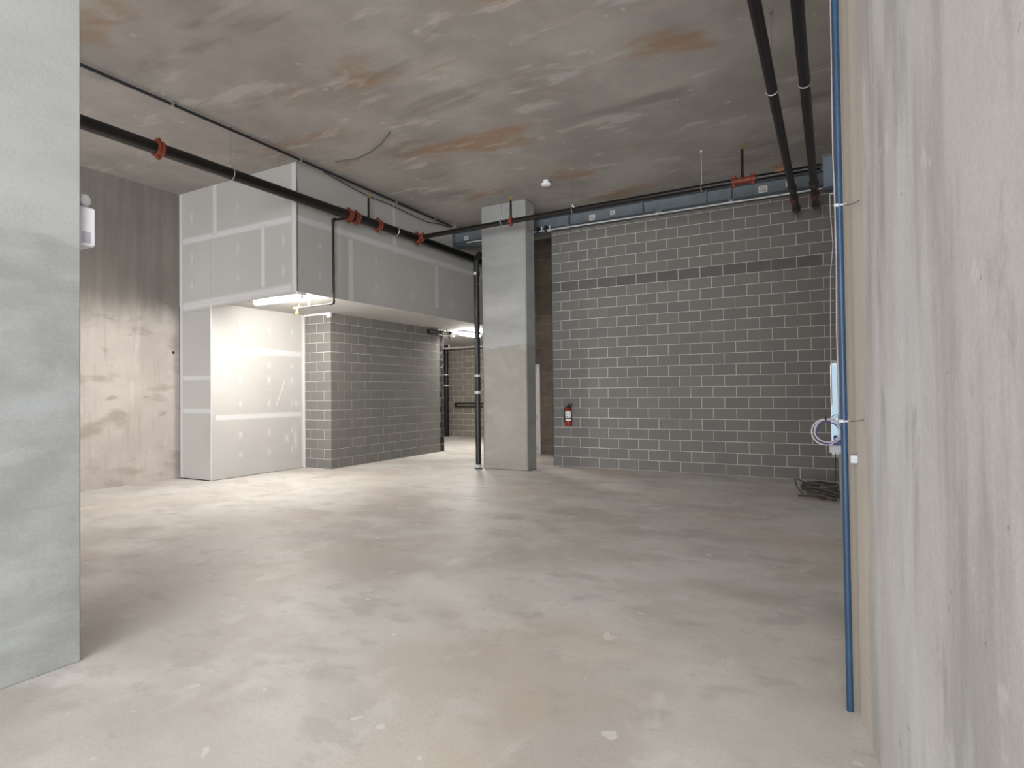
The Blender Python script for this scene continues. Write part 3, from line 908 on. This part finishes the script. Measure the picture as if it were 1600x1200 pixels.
sd = thing('smoke_detector', (-4.489, 9.545, ZC), 'round white smoke detector on the stained concrete ceiling before the column', 'smoke detector')
MB().lathe((-4.489, 9.545, ZC), (0, 0, -1), [(0, 0.05), (0.045, 0.05), (0.05, 0.06)], 20).build('mount', 'white_plastic', sd, smooth=True)
MB().lathe((-4.489, 9.545, ZC - 0.05), (0, 0, -1), [(0, 0.07), (0.012, 0.094), (0.032, 0.094), (0.05, 0.07), (0.056, 0.02)], 24).build('cover', 'white_plastic', sd, smooth=True)


# ------------------------------------------------------------------ lamps
def strip_light(base, axis, length, mat, label, name='strip_light'):
    t_ = thing(name, base, label, 'light', 'strip lights under the bulkhead')
    x, y, z = base
    h_ = length / 2
    bx = lambda l, w, z0, z1, bv=0.0: MB().box(x - (l if axis == 'x' else w), x + (l if axis == 'x' else w), y - (w if axis == 'x' else l), y + (w if axis == 'x' else l), z0, z1, bv)
    bx(h_ + 0.02, 0.095, z - 0.045, z, 0.006).build('housing', 'white_plastic', t_)
    d = Vector((1, 0, 0)) if axis == 'x' else Vector((0, 1, 0))
    c0 = Vector((x, y, z - 0.075))
    MB().tube2([c0 - d * h_, c0 - d * (h_ - 0.02), c0 + d * (h_ - 0.02), c0 + d * h_], [0.035, 0.052, 0.052, 0.035], d, 16).build('diffuser', mat, t_, smooth=True)
    for sg in (-1, 1):
        p = c0 + d * (h_ + 0.005) * sg
        MB().box(p.x - 0.02, p.x + 0.02, p.y - 0.02, p.y + 0.02, z - 0.11, z - 0.04, 0.004).build('end_cap', 'white_plastic', t_)
    return t_


l1 = strip_light((-8.28, YB + 0.13, ZS), 'x', 1.14, 'lamp1', 'glowing strip light under the front edge of the bulkhead over the bright alcove')
MB().tube([(-8.86, YB + 0.13, ZS - 0.03), (-9.0, YB + 0.13, ZS - 0.02), (-9.03, YB + 0.14, ZS - 0.045)], 0.012, 6).build('feed_wire', 'rust', l1)
strip_light((-8.84, 13.72, ZS - 0.005), 'y', 0.95, 'lamp2', 'glowing strip light in the back hall, seen between block wall and drain pipe')

el = thing('emergency_light', (-4.1, 1.87, 2.47), 'white emergency light box with round lamp head, fixed to the pillar', 'emergency light')
MB().box(-4.28, -3.955, 1.815, 1.915, 2.475, 2.712, 0.008).build('housing', 'white_plastic', el)
MB().box(-3.956, -3.953, 1.84, 1.885, 2.49, 2.56).build('vent_label', 'vent', el)
for x in (-4.02, -4.22):
    a = MB().tube([(x, 1.862, 2.70), (x, 1.862, 2.735)], 0.012, 8).build('lamp_neck', 'white_plastic', el)
    MB().lathe((x - 0.03, 1.852, 2.765), (1, 0.35, -0.1), [(0, 0.012), (0.012, 0.03), (0.05, 0.038), (0.07, 0.036), (0.078, 0.02)], 18).build('lamp_head', 'white_plastic', a, smooth=True)

# ------------------------------------------------------------------ fire extinguisher
ex, ey = -4.80, 11.165
fe = thing('fire_extinguisher', (ex, ey, 0.84), 'red fire extinguisher with white label hung on the block wall', 'extinguisher')
MB().lathe((ex, ey, 0.845), (0, 0, 1), [(0, 0.045), (0.008, 0.062), (0.03, 0.066), (0.30, 0.066), (0.345, 0.055), (0.375, 0.03), (0.39, 0.022)], 24).build('cylinder', 'ext_red', fe, smooth=True)
lb = MB()
for k in range(12):
    a0, a1 = math.radians(196 + 13 * k), math.radians(196 + 13 * (k + 1))
    q = lambda a, z: (ex + 0.0672 * math.cos(a), ey + 0.0672 * math.sin(a), z)
    lb.quad(q(a0, 0.955), q(a1, 0.955), q(a1, 1.15), q(a0, 1.15))
lab = lb.build('label', 'paper', fe)
for k, (w, m_) in enumerate(((0.05, 'print'), (0.035, 'print'), (0.055, 'print'), (0.04, 'print'))):
    z = 1.115 - 0.035 * k
    MB().box(ex - 0.03, ex - 0.03 + w, ey - 0.0685, ey - 0.066, z - 0.006, z + 0.006).build('printed_line', m_, lab)
MB().lathe((ex, ey, 1.22), (0, 0, 1), [(0, 0.024), (0.035, 0.024), (0.045, 0.018), (0.06, 0.018)], 14).build('valve', 'black', fe, smooth=True)
MB().box(ex - 0.02, ex + 0.085, ey - 0.012, ey + 0.012, 1.255, 1.267).build('lower_grip', 'black', fe)
MB().tube([(ex - 0.02, ey, 1.275), (ex + 0.03, ey, 1.295), (ex + 0.09, ey, 1.302)], 0.011, 8).build('lever', 'black', fe)
MB().tube([(ex - 0.01, ey - 0.02, 1.24), (ex - 0.05, ey - 0.03, 1.235), (ex - 0.078, ey - 0.03, 1.17), (ex - 0.080, ey - 0.03, 1.06), (ex - 0.072, ey - 0.035, 0.97), (ex - 0.06, ey - 0.05, 0.93)], 0.013, 10).build('hose', 'black', fe, smooth=True)
MB().lathe((ex, ey, 1.0), (0, 0, 1), [(0, 0.067), (0, 0.070), (0.018, 0.070), (0.018, 0.067)], 24).build('strap', 'black', fe, smooth=True)
MB().box(ex - 0.035, ex + 0.035, ey + 0.06, YF + 0.003, 0.93, 1.25).build('wall_bracket', 'black', fe)

# ------------------------------------------------------------------ blue pipe, boxes and cables at the right wall
bpz = thing('blue_pipe', (0.048, 3.28, 0), 'slim blue painted pipe standing upright against the bare concrete wall', 'pipe')
MB().tube([(0.050, 3.28, 0), (0.046, 3.28, 1.4), (0.033, 3.28, ZC)], 0.0155, 14).build('pipe', 'blue_paint', bpz, smooth=True)
for z in (2.455, 1.401):
    x = 0.0445 if z < 2 else 0.0405
    st = MB().torus((x, 3.28, z), (0, 0, 1), 0.0175, 0.003, 20, 6).box(x - 0.022, x + 0.003, 3.255, 3.27, z - 0.008, z + 0.008, 0.003).box(x, 0.072, 3.262, 3.265, z - 0.004, z + 0.004).build('strap', 'vent', bpz)
    MB().tube([(x + 0.02, 3.262, z - 0.002), (0.085, 3.2, 1.56 + (z - 1.56) * 0.974), (0.105, 3.06, 1.563 + (z - 1.56) * 0.936), (0.117, 2.97, 1.568 + (z - 1.56) * 0.91)], 0.0018, 5).build('tie_wire', 'rust' if z > 2 else 'cable_brown', bpz)

nb = thing('outlet_box', (0.085, 3.23, 1.21), 'small white outlet box on the concrete wall beside the blue pipe', 'box')
MB().box(0.068, 0.100, 3.20, 3.262, 1.205, 1.245, 0.004).build('box_body', 'vent', nb)
MB().box(0.070, 0.098, 3.196, 3.201, 1.209, 1.241).build('cover_plate', 'vent', nb)

cx, cy, cz, CR = -0.040, 5.0, 1.235, 0.098
coil = thing('cable_coil', (cx, cy, cz - 0.1), 'coil of white and blue cable hanging beside the blue pipe', 'cable')
for k in range(4):
    MB().torus((cx + 0.007 * (k - 1.5), cy + 0.013 * (k - 1.5), cz + 0.009 * math.sin(k * 2.3)), (0.08 * (k - 1.5), 1, 0.06 * math.sin(k * 3)), CR - (0, 0.013, 0.017, 0.005)[k], 0.0046, 36, 8, sx=0.97).build('cable_turn', 'cable_blue' if k == 2 else 'cable_white', coil, smooth=True)
MB().torus((cx - 0.01, cy, cz + CR), (1, 0, 0), 0.013, 0.005, 12, 6, sx=2.2).build('black_tie', 'black', coil)
MB().tube([(cx + 0.01, cy, cz + CR), (cx + 0.05, cy, cz + CR + 0.03), (XR, cy, cz + CR + 0.035)], 0.004, 6).build('wall_hook', 'steel', coil)

jb = thing('junction_box', (XR, 5.25, 1.05), 'white and blue junction box under the hanging cable coil', 'box')
MB().box(-0.03, XR - 0.001, 5.15, 5.35, 1.06, 1.125, 0.006).build('box_body', 'vent', jb)
MB().box(0.0, XR - 0.001, 5.13, 5.30, 1.125, 1.19, 0.006).build('blue_cover', 'cable_blue', jb)

c1 = MB().tube([(0.005, 9.0, 4.20), (0.012, 9.0, 3.9), (0.035, 9.0, 3.5), (0.0, 8.8, 3.1), (-0.012, 8.8, 2.3), (-0.014, 8.8, 1.86), (-0.012, 8.7, 1.35)], 0.0065, 8)
c1.tube([(0.005, 9.0, 4.20), (XR, 9.0, 4.20)], 0.012, 8)
c1 = c1.build('hanging_cable', 'cable_white', base=(0, 8.9, 4.2), smooth=True)
tag(c1, 'long white cable hanging down past the slot window at the end of the block wall', 'cable')
c2 = MB().tube([(0.030, 4.9, ZC), (0.030, 4.9, 4.2), (0.028, 4.9, 3.3), (0.036, 4.9, 2.9), (0.040, 4.95, 2.45), (0.032, 4.95, 2.0), (0.038, 4.95, 1.6), (0.034, 4.97, 1.36), (0.0, 5.0, 1.335)], 0.0045, 8).build('loose_cable', 'cable_white', base=(0.03, 4.9, 1.3), smooth=True)
tag(c2, 'pale cable dropping from the ceiling behind the blue pipe to the cable coil', 'cable')

# ------------------------------------------------------------------ scrap steel on the floor
sb = thing('scrap_wire_bundle', (-0.2, 9.75, 0), 'tangled bundle of rusty steel rods and wire on the floor below the block wall', 'scrap')
rnd = random.Random(11)
for k in range(24):
    y0 = 9.35 + rnd.random() * 0.7
    z0 = 0.015 + 0.012 * (k // 2) * rnd.uniform(0.6, 1.0)
    x0, x1 = -0.47 + rnd.random() * 0.16, 0.0 + rnd.random() * 0.06
    dyy = rnd.uniform(-0.35, 0.3)
    zz = rnd.uniform(0.0, 0.05)
    MB().tube([(x0, y0, z0 + zz), (x0 * 0.6 + x1 * 0.4, y0 + dyy * 0.4, z0 + 0.02 + zz * 0.4), (x1, y0 + dyy, z0)], 0.010 + 0.004 * rnd.random(), 8).build('steel_rod', ('rust', 'scrap', 'scrap')[k % 3], sb, smooth=True)
MB().tube([(-0.42, 9.55, 0.03), (-0.50, 9.80, 0.10), (-0.53, 9.95, 0.17), (-0.50, 10.0, 0.18), (-0.30, 9.95, 0.10), (-0.16, 9.85, 0.07)], 0.008, 8).build('bent_wire', 'rust', sb, smooth=True)
MB().tube([(-0.22, 9.8, 0.06), (-0.21, 9.8, 0.13)], 0.022, 8).build('wire_tie', 'rust', sb)
MB().box(-0.19, -0.10, 9.28, 9.36, 0.0, 0.055, 0.01).build('grey_block', 'scrap', sb)
MB().tube([(-0.02, 10.5, 0.02), (0.01, 10.8, 0.05), (0.02, 11.0, 0.2), (0.025, 11.1, 0.5)], 0.006, 6).build('loose_end', 'rust', sb)
